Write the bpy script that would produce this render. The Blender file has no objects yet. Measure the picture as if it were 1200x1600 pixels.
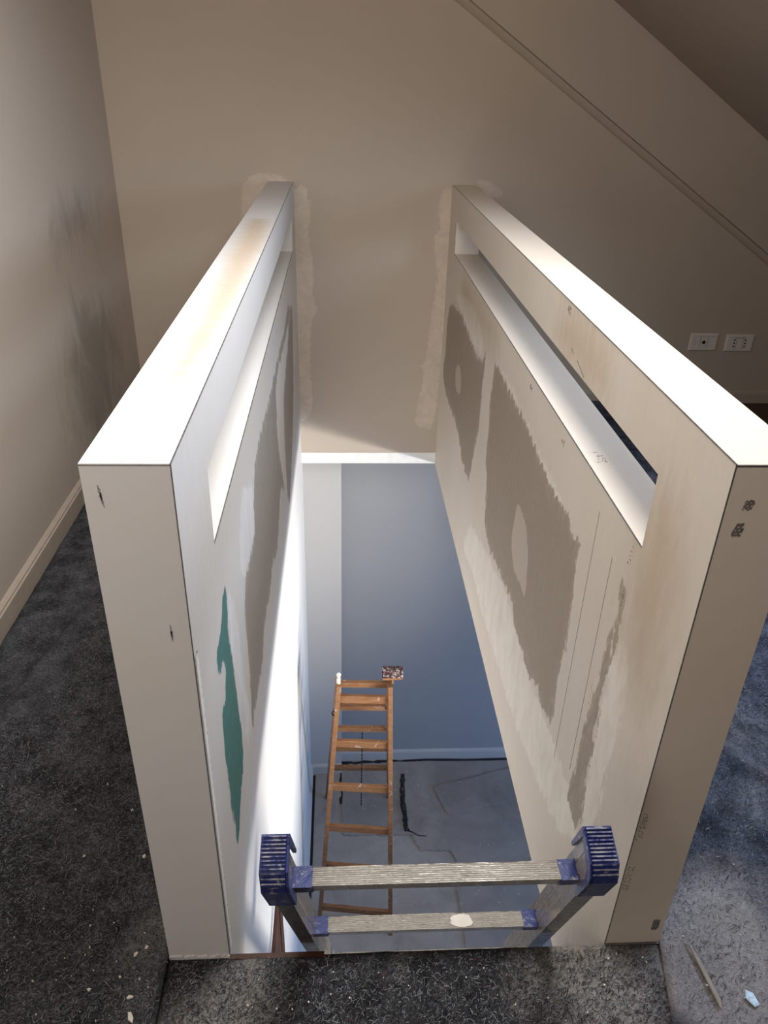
import bpy, math, random
import numpy as np
from mathutils import Vector, Matrix
random.seed(7); rng = np.random.default_rng(7)
C = bpy.context.scene.collection
SC = bpy.context.scene

# ---------------------------------------------------------------- camera
CAM = Vector((0.2022, -0.8429, 1.4088))
cr = Vector((0.99845314, -0.04931488, 0.02567806))
cu = Vector((0.00184471, 0.49096686, 0.8711763))
cf = Vector((0.05556903, 0.86978134, -0.49029838))
cd = bpy.data.cameras.new('camera'); cam = bpy.data.objects.new('camera', cd); C.objects.link(cam)
M = Matrix(((cr.x, cu.x, -cf.x), (cr.y, cu.y, -cf.y), (cr.z, cu.z, -cf.z))).to_4x4()
M.translation = CAM; cam.matrix_world = M
cd.sensor_fit = 'VERTICAL'; cd.sensor_height = 36.0; cd.lens = 36.0 * 1211.8 / 1600.0; cd.clip_start = 0.02
SC.camera = cam
# ---------------------------------------------------------------- world, lights, exposure
w = bpy.data.worlds.new('world'); SC.world = w; w.use_nodes = True
w.node_tree.nodes['Background'].inputs[0].default_value = (0.75, 0.85, 1, 1)
w.node_tree.nodes['Background'].inputs[1].default_value = 0.5
def area(name, loc, target, sx, sy, power, col, spread=180):
    l = bpy.data.lights.new(name, 'AREA'); l.shape = 'RECTANGLE'; l.size = sx; l.size_y = sy
    l.energy = power; l.color = col; l.spread = math.radians(spread)
    o = bpy.data.objects.new(name, l); C.objects.link(o); o.location = loc
    d = Vector(target) - Vector(loc); o.rotation_euler = d.to_track_quat('-Z', 'Y').to_euler()
    return o
SKX, SKY = 0.60, 0.60      # skylight centre on the sloping ceiling
_sz = 1.694 - .639 * (SKX - 1.292)
area('skylight_daylight', (SKX - .04, SKY, _sz - .07), (SKX - .32, SKY - .0, _sz - 1.0), 1.1, .8, 26, (.965, .98, 1.0), 140)
area('right_skylight_daylight', (1.85, .85, 1.25), (1.0, .75, .45), 1.3, .55, 19, (.60, .75, 1.0), 150)
area('left_wall_bounce', (-.66, -.9, 1.85), (.05, .3, .85), .8, .8, 9.5, (1.0, .93, .86))
area('rear_room_bounce', (-.70, -1.75, 1.25), (-.05, 0, .4), .6, 1.0, 13, (1.0, .93, .86))
area('room_bounce', (.1, -.45, 2.25), (-.45, 2.5, 1.55), 1.1, .6, 12, (1.0, .88, .76), 130)
area('lower_warm_fill', (2.6, .10, -.97), (0.0, 1.6, -.60), 1.5, .10, 26, (1.0, .96, .87), 60)  # added unseen strip light, throws the warm beam onto the stairwell wall
area('lower_window_daylight', (3.9, 1.0, -1.7), (.4, 2.2, -2.6), 1.6, 1.2, 78, (.30, .53, 1.0))

SC.view_settings.view_transform = 'Standard'; SC.view_settings.look = 'None'
SC.view_settings.exposure = 0.0; SC.view_settings.gamma = 1.0; SC.view_settings.use_curve_mapping = False

# ---------------------------------------------------------------- measured sizes
TL, XR, TR, L = 0.1083, 0.6922, 0.1023, 2.7947
S0, S1, YL, YR, YB, ZS, XW = 0.7495, 0.882, 0.2265, 0.2083, 2.58, -0.3463, -0.7593
ZF = -2.7
POLY = {
 'R_bare': [[(2.62, 0.54), (2.277, 0.573), (2.111, 0.558), (1.875, 0.537), (1.709, 0.552), (1.698, 0.617), (1.683, 0.505), (1.677, 0.362), (1.744, 0.202), (1.777, 0.057), (1.959, 0.053), (2.173, 0.135), (2.389, 0.118), (2.601, 0.122), (2.721, 0.177), (2.662, 0.315), (2.679, 0.424)], [(1.518, 0.623), (1.525, 0.54), (1.518, 0.412), (1.501, 0.258), (1.455, 0.236), (1.426, 0.066), (1.234, 0.063), (1.042, 0.093), (0.936, 0.101), (0.89, 0.05), (0.75, 0.064), (0.694, 0.046), (0.616, 0.084), (0.566, 0.066), (0.478, 0.089), (0.471, 0.141), (0.476, 0.21), (0.466, 0.329), (0.475, 0.381), (0.474, 0.452), (0.485, 0.506), (0.505, 0.558), (0.482, 0.584), (0.541, 0.572), (0.578, 0.603), (0.614, 0.595), (0.714, 0.577), (0.872, 0.598), (0.98, 0.609), (1.069, 0.621), (1.217, 0.614), (1.357, 0.622), (1.474, 0.631)], [(0.254, 0.659), (0.233, 0.641), (0.236, 0.592), (0.234, 0.552), (0.233, 0.525), (0.235, 0.462), (0.24, 0.405), (0.232, 0.333), (0.234, 0.279), (0.22, 0.161), (0.204, 0.051), (0.228, 0.043), (0.293, 0.054), (0.297, 0.115), (0.285, 0.247), (0.278, 0.388), (0.273, 0.464), (0.268, 0.508), (0.243, 0.567), (0.249, 0.615)]],
 'R_fill': [[(1.029, 0.394), (0.912, 0.385), (0.848, 0.313), (0.835, 0.245), (0.832, 0.201), (0.877, 0.208), (0.97, 0.194), (1.044, 0.244)], [(2.309, 0.344), (2.215, 0.376), (2.148, 0.338), (2.137, 0.281), (2.235, 0.249), (2.31, 0.28)], [(1.349, 0.017), (1.001, 0.088), (0.711, 0.048), (0.48, 0.071), (0.269, 0.082), (0.199, 0.042), (0.274, -0.055), (0.502, -0.122), (0.715, -0.173), (0.851, -0.184), (1.135, -0.199), (1.374, -0.22), (1.506, -0.186), (1.797, -0.243), (1.692, -0.07)], [(0.233, 0.525), (0.191, 0.581), (0.148, 0.511), (0.151, 0.377), (0.15, 0.242), (0.143, 0.115), (0.204, 0.051), (0.22, 0.161), (0.232, 0.333), (0.237, 0.426)], [(2.541, 0.607), (1.959, 0.691), (1.722, 0.617), (1.781, 0.551), (2.111, 0.558)], [(1.474, 0.631), (1.299, 0.643), (1.075, 0.631), (0.852, 0.607), (0.595, 0.597), (0.718, 0.528), (0.872, 0.598), (1.069, 0.621), (1.357, 0.622)]],
 'L_bare': [[(2.214, 0.633), (1.919, 0.598), (1.586, 0.609), (1.227, 0.599), (0.876, 0.623), (0.76, 0.565), (0.728, 0.455), (0.514, 0.472), (0.482, 0.375), (0.498, 0.263), (0.46, 0.1), (0.525, 0.108), (0.714, 0.078), (0.828, 0.139), (0.985, 0.11), (1.1, 0.14), (1.277, 0.073), (1.476, 0.201), (1.675, 0.083), (1.442, 0.365), (1.47, 0.577), (1.776, 0.562), (2.321, 0.552)], [(2.421, 0.581), (2.365, 0.255), (2.148, 0.042), (1.855, -0.091), (1.746, 0.045), (1.738, 0.399), (2.002, 0.472), (2.253, 0.571)]],
 'L_teal': [[(0.295, 0.623), (0.291, 0.598), (0.274, 0.538), (0.283, 0.489), (0.302, 0.419), (0.311, 0.326), (0.325, 0.208), (0.305, 0.156), (0.25, 0.143), (0.198, 0.094), (0.163, 0.086), (0.166, 0.15), (0.145, 0.252), (0.138, 0.352), (0.139, 0.424), (0.152, 0.464), (0.194, 0.448), (0.219, 0.491), (0.205, 0.526), (0.155, 0.535), (0.143, 0.578), (0.182, 0.583), (0.224, 0.599), (0.248, 0.624)]],
 'L_fill': [[(0.561, 0.677), (0.789, 0.559), (0.728, 0.455), (0.496, 0.484), (0.466, 0.554)], [(0.289, 0.594), (0.356, 0.546), (0.411, 0.338), (0.473, 0.071), (0.331, 0.201), (0.293, 0.439)]],
 'B_fill': [[(-0.221, 1.035), (0.002, 1.019), (-0.008, 0.688), (-0.178, 0.685), (-0.24, 0.698)], [(0.002, 0.996), (0.054, 0.984), (0.074, 0.88), (0.054, 0.772), (0.086, 0.633), (0.072, 0.487), (0.101, 0.443), (0.064, 0.397), (0.054, 0.21), (0.067, -0.054), (0.001, -0.141), (-0.027, 0.08)], [(0.697, 1.007), (0.646, 0.97), (0.634, 0.89), (0.656, 0.809), (0.618, 0.781), (0.634, 0.698), (0.653, 0.583), (0.636, 0.464), (0.621, 0.279), (0.614, 0.183), (0.586, 0.176), (0.615, 0.151), (0.593, 0.017), (0.577, -0.103), (0.592, -0.148), (0.678, -0.162), (0.693, 0.216), (0.719, 0.699)], [(0.796, 1.009), (0.817, 1.03), (0.846, 1.013), (0.884, 1.006), (0.921, 0.975), (0.909, 0.949), (0.846, 0.953)]],
 'T_stain': [[(-0.085, 1.811), (-0.023, 1.755), (-0.01, 1.338), (-0.015, 1.211), (-0.007, 0.931), (-0.01, 0.665), (-0.018, 0.461), (-0.034, 0.301), (-0.057, 0.272), (-0.066, 0.46), (-0.066, 0.709), (-0.073, 1.057), (-0.082, 1.472)]],
}

# ---------------------------------------------------------------- materials
class NT:
    def __init__(s, name):
        s.m = bpy.data.materials.new(name); s.m.use_nodes = True; s.t = s.m.node_tree; s.n = s.t.nodes
        s.b = s.n['Principled BSDF']
    def node(s, t, **k):
        x = s.n.new(t)
        for a, v in k.items(): setattr(x, a, v)
        return x
    def link(s, a, b): s.t.links.new(a, b)
    def val(s, inp, v):
        if hasattr(v, 'links') or hasattr(v, 'is_output'): s.link(v, inp)
        else: inp.default_value = v
    def coord(s, scale=(1, 1, 1), rot=(0, 0, 0)):
        tc = s.node('ShaderNodeTexCoord'); mp = s.node('ShaderNodeMapping')
        mp.inputs['Scale'].default_value = scale; mp.inputs['Rotation'].default_value = rot
        s.link(tc.outputs['Object'], mp.inputs[0]); return mp.outputs[0]
    def noise(s, vec, scale, detail=4, rough=0.6, dist=0.0):
        x = s.node('ShaderNodeTexNoise'); s.link(vec, x.inputs['Vector'])
        x.inputs['Scale'].default_value = scale; x.inputs['Detail'].default_value = detail
        x.inputs['Roughness'].default_value = rough; x.inputs['Distortion'].default_value = dist
        return x.outputs['Fac']
    def mr(s, v, a, b, c=0.0, d=1.0, smooth=False):
        x = s.node('ShaderNodeMapRange'); x.clamp = True
        if smooth: x.interpolation_type = 'SMOOTHSTEP'
        s.link(v, x.inputs[0])
        for i, q in enumerate((a, b, c, d)): x.inputs[i + 1].default_value = q
        return x.outputs[0]
    def math(s, op, a, b=0.0):
        x = s.node('ShaderNodeMath', operation=op); s.val(x.inputs[0], a); s.val(x.inputs[1], b); return x.outputs[0]
    def mix(s, f, a, b):
        x = s.node('ShaderNodeMix', data_type='RGBA'); s.val(x.inputs[0], f)
        s.val(x.inputs[6], a if not isinstance(a, tuple) else (*a, 1)); s.val(x.inputs[7], b if not isinstance(b, tuple) else (*b, 1))
        return x.outputs[2]
    def attr(s, name):
        x = s.node('ShaderNodeAttribute', attribute_name=name); return x.outputs['Fac']
    def bump(s, h, strength, dist=0.01):
        x = s.node('ShaderNodeBump'); x.inputs['Strength'].default_value = strength; x.inputs['Distance'].default_value = dist
        s.link(h, x.inputs['Height']); s.link(x.outputs[0], s.b.inputs['Normal'])
    def fin(s, col, rough=0.6, metal=0.0, spec=0.3):
        s.val(s.b.inputs['Base Color'], col if not isinstance(col, tuple) else (*col, 1))
        s.val(s.b.inputs['Roughness'], rough); s.b.inputs['Metallic'].default_value = metal
        s.b.inputs['Specular IOR Level'].default_value = spec
        return s.m

def simple(name, col, rough=0.6, metal=0.0, var=0.12, sc=30, bump=0.15, spec=0.3):
    n = NT(name); v = n.coord(); f = n.noise(v, sc)
    a = tuple(c * (1 - var) for c in col); b = tuple(min(1, c * (1 + var)) for c in col)
    c = n.mix(n.mr(f, .3, .7), a, b)
    if bump: n.bump(f, bump, .002)
    return n.fin(c, rough, metal, spec)

def plaster(name, base, cool, bare, marks=True):
    """filled and sanded plasterboard: base compound, lighter fresh filler, bare paper, teal paper, sanding stain"""
    n = NT(name); v = n.coord()
    big = n.noise(v, 2.2, 5, .6, .4); fine = n.noise(v, 45, 5, .7)
    streak = n.noise(n.coord((1, 9, 1.4)), 6, 5, .65, .3)
    col = n.mix(n.mr(big, .35, .68, 0, .55), base, cool)
    col = n.mix(n.mr(streak, .55, .75, 0, .22), col, tuple(c * .86 for c in base))
    if marks:
        edge = n.math('ADD', n.math('MULTIPLY', n.math('SUBTRACT', n.noise(v, 28, 6, .75, .8), .5), .05),
                      n.math('MULTIPLY', n.math('SUBTRACT', n.noise(n.coord((1, 3, .8)), 14, 3, .6), .5), .075))
        def mk(att, wd=.004, amp=1.0, hi=1.0):
            return n.mr(n.math('ADD', n.attr(att), n.math('MULTIPLY', edge, amp)), -wd, wd, 0, hi, True)
        patchy = n.mr(n.noise(n.coord((1, 2.5, 1)), 9, 5, .7, .6), .3, .6, .25, 1)
        col = n.mix(n.math('MULTIPLY', mk('fill', .008), n.math('MULTIPLY', patchy, .75)), col, tuple(min(.86, c * 1.2) for c in cool))
        smear = n.mr(n.noise(n.coord((1, 4, 1.2)), 12, 6, .7, .7), .46, .64, 0, .7)
        b = mk('bare')
        barec = n.mix(smear, bare, tuple((p + q) / 2 for p, q in zip(bare, base)))
        barec = n.mix(n.mr(fine, .3, .7, 0, .15), barec, tuple(c * .85 for c in bare))
        # only near its border is the paper smeared over
        inner = n.mr(n.attr('bare'), .0, .045, 0, 1)
        barec = n.mix(inner, barec, n.mix(n.mr(big, .35, .7, 0, .3), bare, tuple(c * .88 for c in bare)))
        col = n.mix(b, col, barec)
        col = n.mix(mk('spot', .005, .45, .55), col, base)
        scratch = n.mr(n.noise(n.coord((1, 30, 3)), 9, 4, .7, 1.2), .68, .74, 0, .6)
        col = n.mix(mk('teal', .003, .6), col, n.mix(scratch, (.075, .20, .185), (.55, .62, .6)))
        col = n.mix(mk('stain', .03, .5, .75), col, (.50, .38, .26))
    n.bump(n.math('ADD', n.math('MULTIPLY', fine, .4), n.math('MULTIPLY', streak, .8)), .25, .004)
    return n.fin(col, n.mr(fine, .3, .7, .55, .75), 0, .25)

M_L = plaster('sanded_plaster_left', (.63, .605, .575), (.65, .655, .67), (.33, .30, .27))
M_R = plaster('sanded_plaster_right', (.68, .595, .495), (.72, .665, .59), (.36, .295, .225))

def painted(name, base, grime=None):
    n = NT(name); v = n.coord(); big = n.noise(v, 1.1, 4, .6, .5); fine = n.noise(v, 60, 4, .7)
    col = n.mix(n.mr(big, .3, .7, 0, .5), base, tuple(c * .88 for c in base))
    edge = n.math('MULTIPLY', n.math('SUBTRACT', n.noise(v, 30, 6, .7, .8), .5), .05)
    f = n.mr(n.math('ADD', n.attr('fill'), edge), -.006, .006, 0, 1, True)
    patchy = n.mr(n.noise(v, 18, 5, .7, .6), .3, .65, .2, .8)
    col = n.mix(n.math('MULTIPLY', f, patchy), col, tuple(min(1, c * 1.34) for c in base))
    if grime:
        g = n.mr(n.math('ADD', n.attr('grime'), n.math('MULTIPLY', n.math('SUBTRACT', n.noise(n.coord((1, 1.6, .8)), 4, 6, .65, 1), .5), .8)), -.1, .35, 0, grime, True)
        col = n.mix(g, col, tuple(c * .38 for c in base))
    n.bump(n.math('ADD', fine, n.math('MULTIPLY', big, .6)), .12, .003)
    return n.fin(col, .7, 0, .2)
M_WALL = painted('beige_wall_paint', (.53, .45, .37), .0)
M_WALLL = painted('scuffed_beige_wall_paint', (.52, .45, .385), .62)
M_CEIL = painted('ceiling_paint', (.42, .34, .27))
M_LOWBLUE = painted('lower_wall_paint', (.335, .335, .34))
M_LOWPIL = painted('lower_pilaster_paint', (.50, .48, .46))
M_WHITE = simple('white_paint', (.85, .84, .80), .5, var=.04)
M_TRIM = simple('baseboard_paint', (.46, .39, .32), .45, var=.06)
M_PLATE = simple('white_plastic', (.74, .68, .62), .35, var=.03, bump=0)
M_BLACK = simple('black_plastic', (.012, .012, .014), .5)
M_DARKLINE = simple('bare_bead_metal', (.16, .155, .15), .5, .5, var=.4, sc=90)
M_GALV = simple('galvanised_mesh', (.17, .15, .14), .6, .1, var=.5, sc=90)
M_PARQ = simple('dark_wood_floor', (.06, .022, .014), .35, var=.3, sc=8)
M_DOOR = simple('dark_brown_wood', (.055, .022, .012), .45, var=.4, sc=12)
M_CHIP = simple('plaster_chip', (.75, .70, .62), .8, var=.1)
M_SCRAP = simple('blue_white_plastic_scrap', (.55, .68, .82), .3, var=.3, sc=200)

def felt(name, base, dust, dustamt):
    n = NT(name); v = n.coord()
    f1 = n.noise(v, 110, 6, .75, 2.5); f2 = n.noise(v, 420, 4, .7, 1.5); big = n.noise(v, 5, 5, .65, .6)
    st = n.noise(n.coord((1, 3.2, 1), (0, 0, .6)), 150, 4, .7, 1.0)
    col = n.mix(n.mr(f1, .38, .64), tuple(c * .3 for c in base), tuple(min(1, c * 1.7) for c in base))
    col = n.mix(n.mr(st, .55, .70, 0, .7), col, tuple(min(1, c * 3.6) for c in base))
    col = n.mix(n.mr(f2, .56, .70, 0, .5), col, tuple(min(1, c * 3.0) for c in base))
    cl = n.mr(n.noise(v, 14, 3, .6), .35, .7, .55, 1.5)
    mul = n.node('ShaderNodeMix', data_type='RGBA', blend_type='MULTIPLY'); mul.inputs[0].default_value = 1
    n.link(col, mul.inputs[6]); cc = n.node('ShaderNodeCombineColor')
    for q in range(3): n.link(cl, cc.inputs[q])
    n.link(cc.outputs[0], mul.inputs[7]); col = mul.outputs[2]
    d = n.math('MULTIPLY', n.mr(n.math('ADD', n.math('MULTIPLY', big, .9), n.attr('dust')), .50, 1.0, 0, dustamt, True), n.mr(f1, .3, .55, .25, 1))
    col = n.mix(d, col, dust)
    n.bump(n.math('ADD', f1, n.math('MULTIPLY', f2, .5)), .8, .005)
    return n.fin(col, .95, 0, .05)
M_FELTL = felt('charcoal_felt', (.082, .085, .094), (.36, .35, .34), .55)
M_FELTC = felt('dusty_felt', (.060, .060, .064), (.50, .45, .40), .85)
M_FELTR = felt('blue_grey_felt', (.058, .064, .083), (.56, .51, .48), .75)
FIB = [simple('fibre_black', (.006, .006, .008), .9, bump=0), simple('fibre_dark_grey', (.05, .052, .058), .9, bump=0),
       simple('fibre_grey', (.26, .265, .28), .9, bump=0), simple('fibre_pale', (.32, .32, .33), .9, bump=0),
       simple('fibre_red', (.12, .02, .03), .9, bump=0), simple('fibre_blue', (.03, .04, .11), .9, bump=0)]

def blue_plastic():
    n = NT('paint_smeared_blue_plastic'); v = n.coord()
    a = n.mr(n.noise(v, 55, 6, .75, .9), .56, .66, 0, .8); f = n.noise(v, 14, 3)
    col = n.mix(n.mr(f, .3, .7), (.010, .018, .10), (.018, .032, .18))
    geo = n.mr(n.math('ADD', n.attr('rib'), n.math('MULTIPLY', n.math('SUBTRACT', n.noise(v, 70, 5, .7), .5), 1.6)), .62, .95, 0, .65)
    col = n.mix(n.math('MAXIMUM', n.math('MULTIPLY', a, .8), geo), col, (.55, .53, .50))
    n.bump(n.noise(v, 60, 5, .7), .4, .003)
    return n.fin(col, .35, 0, .5)
M_BLUE = blue_plastic()
def alu(name, col, dirt, amt, rough=.42, met=.5, st=(2, 40, 40)):
    n = NT(name); v = n.coord()
    g = n.noise(n.coord(st), 5, 5, .7); d = n.mr(n.noise(n.coord((3, 14, 14)), 12, 7, .8, .8), .5, .66, 0, amt)
    c = n.mix(n.mr(g, .3, .7), tuple(q * .8 for q in col), col); c = n.mix(d, c, dirt)
    sp = n.mr(n.noise(v, 45, 3, .6), .74, .77, 0, .8); c = n.mix(sp, c, (.7, .67, .62))
    n.bump(g, .2, .001)
    n.link(n.mr(d, 0, .5, .0, 1), n.b.inputs['Roughness'])
    m = n.fin(c, rough, met, .5); return m
M_RAIL = alu('dusty_aluminium', (.33, .275, .21), (.22, .18, .135), .4, .5, .05, (40, 30, 2))
M_RAILF = alu('dark_front_aluminium', (.12, .12, .12), (.30, .29, .27), .4, .35, .3, (40, 30, 2))  # darker aluminium for the front faces of the rails
M_RUNG = alu('grooved_tread_aluminium', (.66, .62, .56), (.15, .12, .10), .75, .5)
M_GROOVE = simple('groove_dirt', (.10, .08, .065), .8)
def wood():
    n = NT('paint_spotted_orange_wood'); v = n.coord((1, 1, 1))
    g = n.noise(n.coord((2, 12, 12)), 5, 5, .7, .5)
    c = n.mix(n.mr(g, .3, .7), (.19, .085, .038), (.32, .165, .08))
    sp = n.mr(n.noise(v, 24, 5, .75, .6), .60, .67, 0, .7); c = n.mix(sp, c, (.62, .56, .5))
    n.bump(g, .2, .002)
    return n.fin(c, .55, 0, .3)
M_WOOD = wood()
def bristle():
    n = NT('paint_crusted_bristles'); v = n.coord()
    c = n.mix(n.mr(n.noise(v, 75, 5, .7, .6), .50, .60), (.05, .014, .018), (.42, .38, .37)); n.bump(n.noise(v, 150, 4), .8, .004)
    return n.fin(c, .8)
M_BRIS = bristle()
def lowfloor(name, base, dust):
    n = NT(name); v = n.coord(); big = n.noise(v, 2.4, 6, .65, .8)
    c = n.mix(n.mr(big, .3, .7), tuple(q * .62 for q in base), base)
    vo = n.node('ShaderNodeTexVoronoi', feature='F1'); n.link(v, vo.inputs['Vector']); vo.inputs['Scale'].default_value = 17
    s1 = n.mr(n.math('ADD', vo.outputs['Distance'], n.math('MULTIPLY', n.noise(v, 3, 3), .22)), .15, .21, 1, 0)
    s2 = n.mr(n.noise(v, 38, 3, .6), .68, .72, 0, .6)
    c = n.mix(n.math('MULTIPLY', n.math('MAXIMUM', s1, s2), .8), c, dust)
    n.bump(n.noise(v, 9, 5), .3, .01)
    return n.fin(c, .75, 0, .2)
M_LFLOOR = lowfloor('lower_floor_screed', (.45, .41, .37), (.5, .5, .5))
M_SHEET = lowfloor('grey_protective_sheet', (.37, .335, .31), (.5, .5, .5))
M_STRAP = simple('crinkled_black_plastic', (.008, .008, .009), .3, var=.5, sc=60, bump=.6, spec=.6)

# ---------------------------------------------------------------- mesh helpers
class MB:
    def __init__(s): s.v = []; s.f = []; s.mi = []; s.at = {}
    def quad(s, a, b, c, d, mi=0):
        k = len(s.v); s.v += [tuple(a), tuple(b), tuple(c), tuple(d)]; s.f.append((k, k + 1, k + 2, k + 3)); s.mi.append(mi)
    def poly(s, pts, mi=0):
        k = len(s.v); s.v += [tuple(p) for p in pts]; s.f.append(tuple(range(k, k + len(pts)))); s.mi.append(mi)
    def box(s, x0, x1, y0, y1, z0, z1, T=None, mi=0, bev=0.0):
        k = len(s.v)
        if bev:  # chamfered box: inset loops on z and x/y
            b = bev; loops = []
            for z, i in ((z0, b), (z0 + b, 0), (z1 - b, 0), (z1, b)):
                xa, xb, ya, yb = x0 + i, x1 - i, y0 + i, y1 - i; c = b if i == 0 else b * .5
                loops.append([(xa + c, ya, z), (xb - c, ya, z), (xb, ya + c, z), (xb, yb - c, z), (xb - c, yb, z), (xa + c, yb, z), (xa, yb - c, z), (xa, ya + c, z)])
            for lp in loops: s.v += lp
            for i in range(3):
                for j in range(8):
                    s.f.append((k + i * 8 + j, k + i * 8 + (j + 1) % 8, k + (i + 1) * 8 + (j + 1) % 8, k + (i + 1) * 8 + j)); s.mi.append(mi)
            s.f.append(tuple(k + j for j in reversed(range(8)))); s.f.append(tuple(k + 24 + j for j in range(8))); s.mi += [mi, mi]
        else:
            s.v += [(x, y, z) for z in (z0, z1) for x, y in ((x0, y0), (x1, y0), (x1, y1), (x0, y1))]
            for q in ((3, 2, 1, 0), (4, 5, 6, 7), (0, 1, 5, 4), (1, 2, 6, 5), (2, 3, 7, 6), (3, 0, 4, 7)):
                s.f.append(tuple(k + i for i in q)); s.mi.append(mi)
        if T is not None:
            for i in range(k, len(s.v)): s.v[i] = tuple(T @ Vector(s.v[i]))
        return s
    def prism(s, pts, T0, T1, mi=0):
        """extrude polygon: pts -> T0(p), T1(p)"""
        k = len(s.v); n = len(pts); s.v += [tuple(T0(p)) for p in pts] + [tuple(T1(p)) for p in pts]
        s.f.append(tuple(k + i for i in reversed(range(n)))); s.f.append(tuple(k + n + i for i in range(n)))
        for i in range(n): s.f.append((k + i, k + (i + 1) % n, k + n + (i + 1) % n, k + n + i))
        s.mi += [mi] * (n + 2); return s
    def tube(s, path, r, seg=8, mi=0):
        k0 = len(s.v); path = [Vector(p) for p in path]
        for i, p in enumerate(path):
            d = (path[min(i + 1, len(path) - 1)] - path[max(i - 1, 0)]).normalized()
            a = d.cross(Vector((0, 0, 1)) if abs(d.z) < .9 else Vector((1, 0, 0))).normalized(); b = d.cross(a)
            rr = r[i] if isinstance(r, (list, tuple)) else r
            s.v += [tuple(p + a * math.cos(t) * rr + b * math.sin(t) * rr) for t in [2 * math.pi * j / seg for j in range(seg)]]
        for i in range(len(path) - 1):
            for j in range(seg):
                s.f.append((k0 + i * seg + j, k0 + i * seg + (j + 1) % seg, k0 + (i + 1) * seg + (j + 1) % seg, k0 + (i + 1) * seg + j)); s.mi.append(mi)
        s.f.append(tuple(k0 + j for j in reversed(range(seg)))); s.f.append(tuple(k0 + (len(path) - 1) * seg + j for j in range(seg))); s.mi += [mi, mi]
        return s
    def grid(s, o, u, v, nu, nv, mi=0):
        o, u, v = Vector(o), Vector(u), Vector(v); k = len(s.v)
        for j in range(nv + 1):
            for i in range(nu + 1): s.v.append(tuple(o + u * (i / nu) + v * (j / nv)))
        for j in range(nv):
            for i in range(nu):
                a = k + j * (nu + 1) + i; s.f.append((a, a + 1, a + nu + 2, a + nu + 1)); s.mi.append(mi)
        return s
    def build(s, name, mats, parent=None, smooth=False):
        me = bpy.data.meshes.new(name); me.from_pydata(s.v, [], s.f)
        if not isinstance(mats, (list, tuple)): mats = [mats]
        for m in mats: me.materials.append(m)
        if len(mats) > 1: me.polygons.foreach_set('material_index', s.mi)
        for k, val in s.at.items():
            a = me.attributes.new(k, 'FLOAT', 'POINT'); a.data.foreach_set('value', np.asarray(val, dtype=np.float32))
        if smooth: me.polygons.foreach_set('use_smooth', [True] * len(me.polygons))
        me.update(); o = bpy.data.objects.new(name, me); C.objects.link(o)
        if parent is not None: o.parent = parent
        return o
def tag(o, label=None, cat=None, group=None, kind=None):
    for k, v in (('label', label), ('category', cat), ('group', group), ('kind', kind)):
        if v: o[k] = v
    return o
def struct(o): o['kind'] = 'structure'; return o
def empty(name, loc=(0, 0, 0)):
    o = bpy.data.objects.new(name, None); C.objects.link(o); o.location = loc; o.empty_display_size = .1; return o
def sdf(pts, poly):
    """signed distance, positive inside; pts (n,2)"""
    P = np.asarray(pts, float); V = np.asarray(poly, float); n = len(V); d = np.full(len(P), 9e9); ins = np.zeros(len(P), bool)
    for i in range(n):
        a, b = V[i], V[(i + 1) % n]; e = b - a; w = P - a
        t = np.clip((w @ e) / max(e @ e, 1e-12), 0, 1); d = np.minimum(d, np.linalg.norm(w - t[:, None] * e, axis=1))
        c = ((a[1] <= P[:, 1]) & (b[1] > P[:, 1])) | ((b[1] <= P[:, 1]) & (a[1] > P[:, 1]))
        with np.errstate(divide='ignore', invalid='ignore'): xi = a[0] + (P[:, 1] - a[1]) / (b[1] - a[1] + 1e-15) * e[0]
        ins ^= c & (P[:, 0] < xi)
    return np.where(ins, d, -d)
def chaikin(p, it=2):
    p = [tuple(q) for q in p]
    for _ in range(it):
        o = []
        for i in range(len(p)):
            a, b = p[i], p[(i + 1) % len(p)]
            o += [(a[0] * .8 + b[0] * .2, a[1] * .8 + b[1] * .2), (a[0] * .2 + b[0] * .8, a[1] * .2 + b[1] * .8)]
        p = o
    return p
def umask(pts, polys):
    polys = [chaikin(p) for p in polys]
    r = np.full(len(pts), -.2)
    for p in polys: r = np.maximum(r, np.clip(sdf(pts, p), -.2, .2))
    return r

# ---------------------------------------------------------------- room shell (setting)
def slope(x): return 1.694 - .639 * (x - 1.292)
def trim_z(x): return 1.675 - .643 * (x - .653)
def wallbox(name, mat, *b, T=None): return struct(MB().box(*b, T=T).build(name, mat))
# back wall, upper storey: polygon below and above a sloping shadow groove
XE = 3.2
b = MB()
def wgrid(mb, x0, x1, zl, zh, y, nx, nz):
    k = len(mb.v)
    for i in range(nx + 1):
        x = x0 + (x1 - x0) * i / nx; lo, hi = zl(x), zh(x)
        for j in range(nz + 1): mb.v.append((x, y, lo + (hi - lo) * j / nz))
    for i in range(nx):
        for j in range(nz):
            a = k + i * (nz + 1) + j; mb.f.append((a, a + nz + 1, a + nz + 2, a + 1)); mb.mi.append(0)
G = .045; Yb = L
wgrid(b, XW, XE, lambda x: (ZS if x < XR + .08 else min(0, ZS * 0)), lambda x: max(.0, trim_z(x)), Yb, 180, 110)
wgrid(b, XW, XE, lambda x: max(0, trim_z(x) + G), lambda x: slope(x) + .02, Yb + .006, 30, 12)
wgrid(b, XW, XE, lambda x: max(0, trim_z(x) - .01), lambda x: max(0, trim_z(x) + G + .01), Yb + .035, 60, 2)
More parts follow.
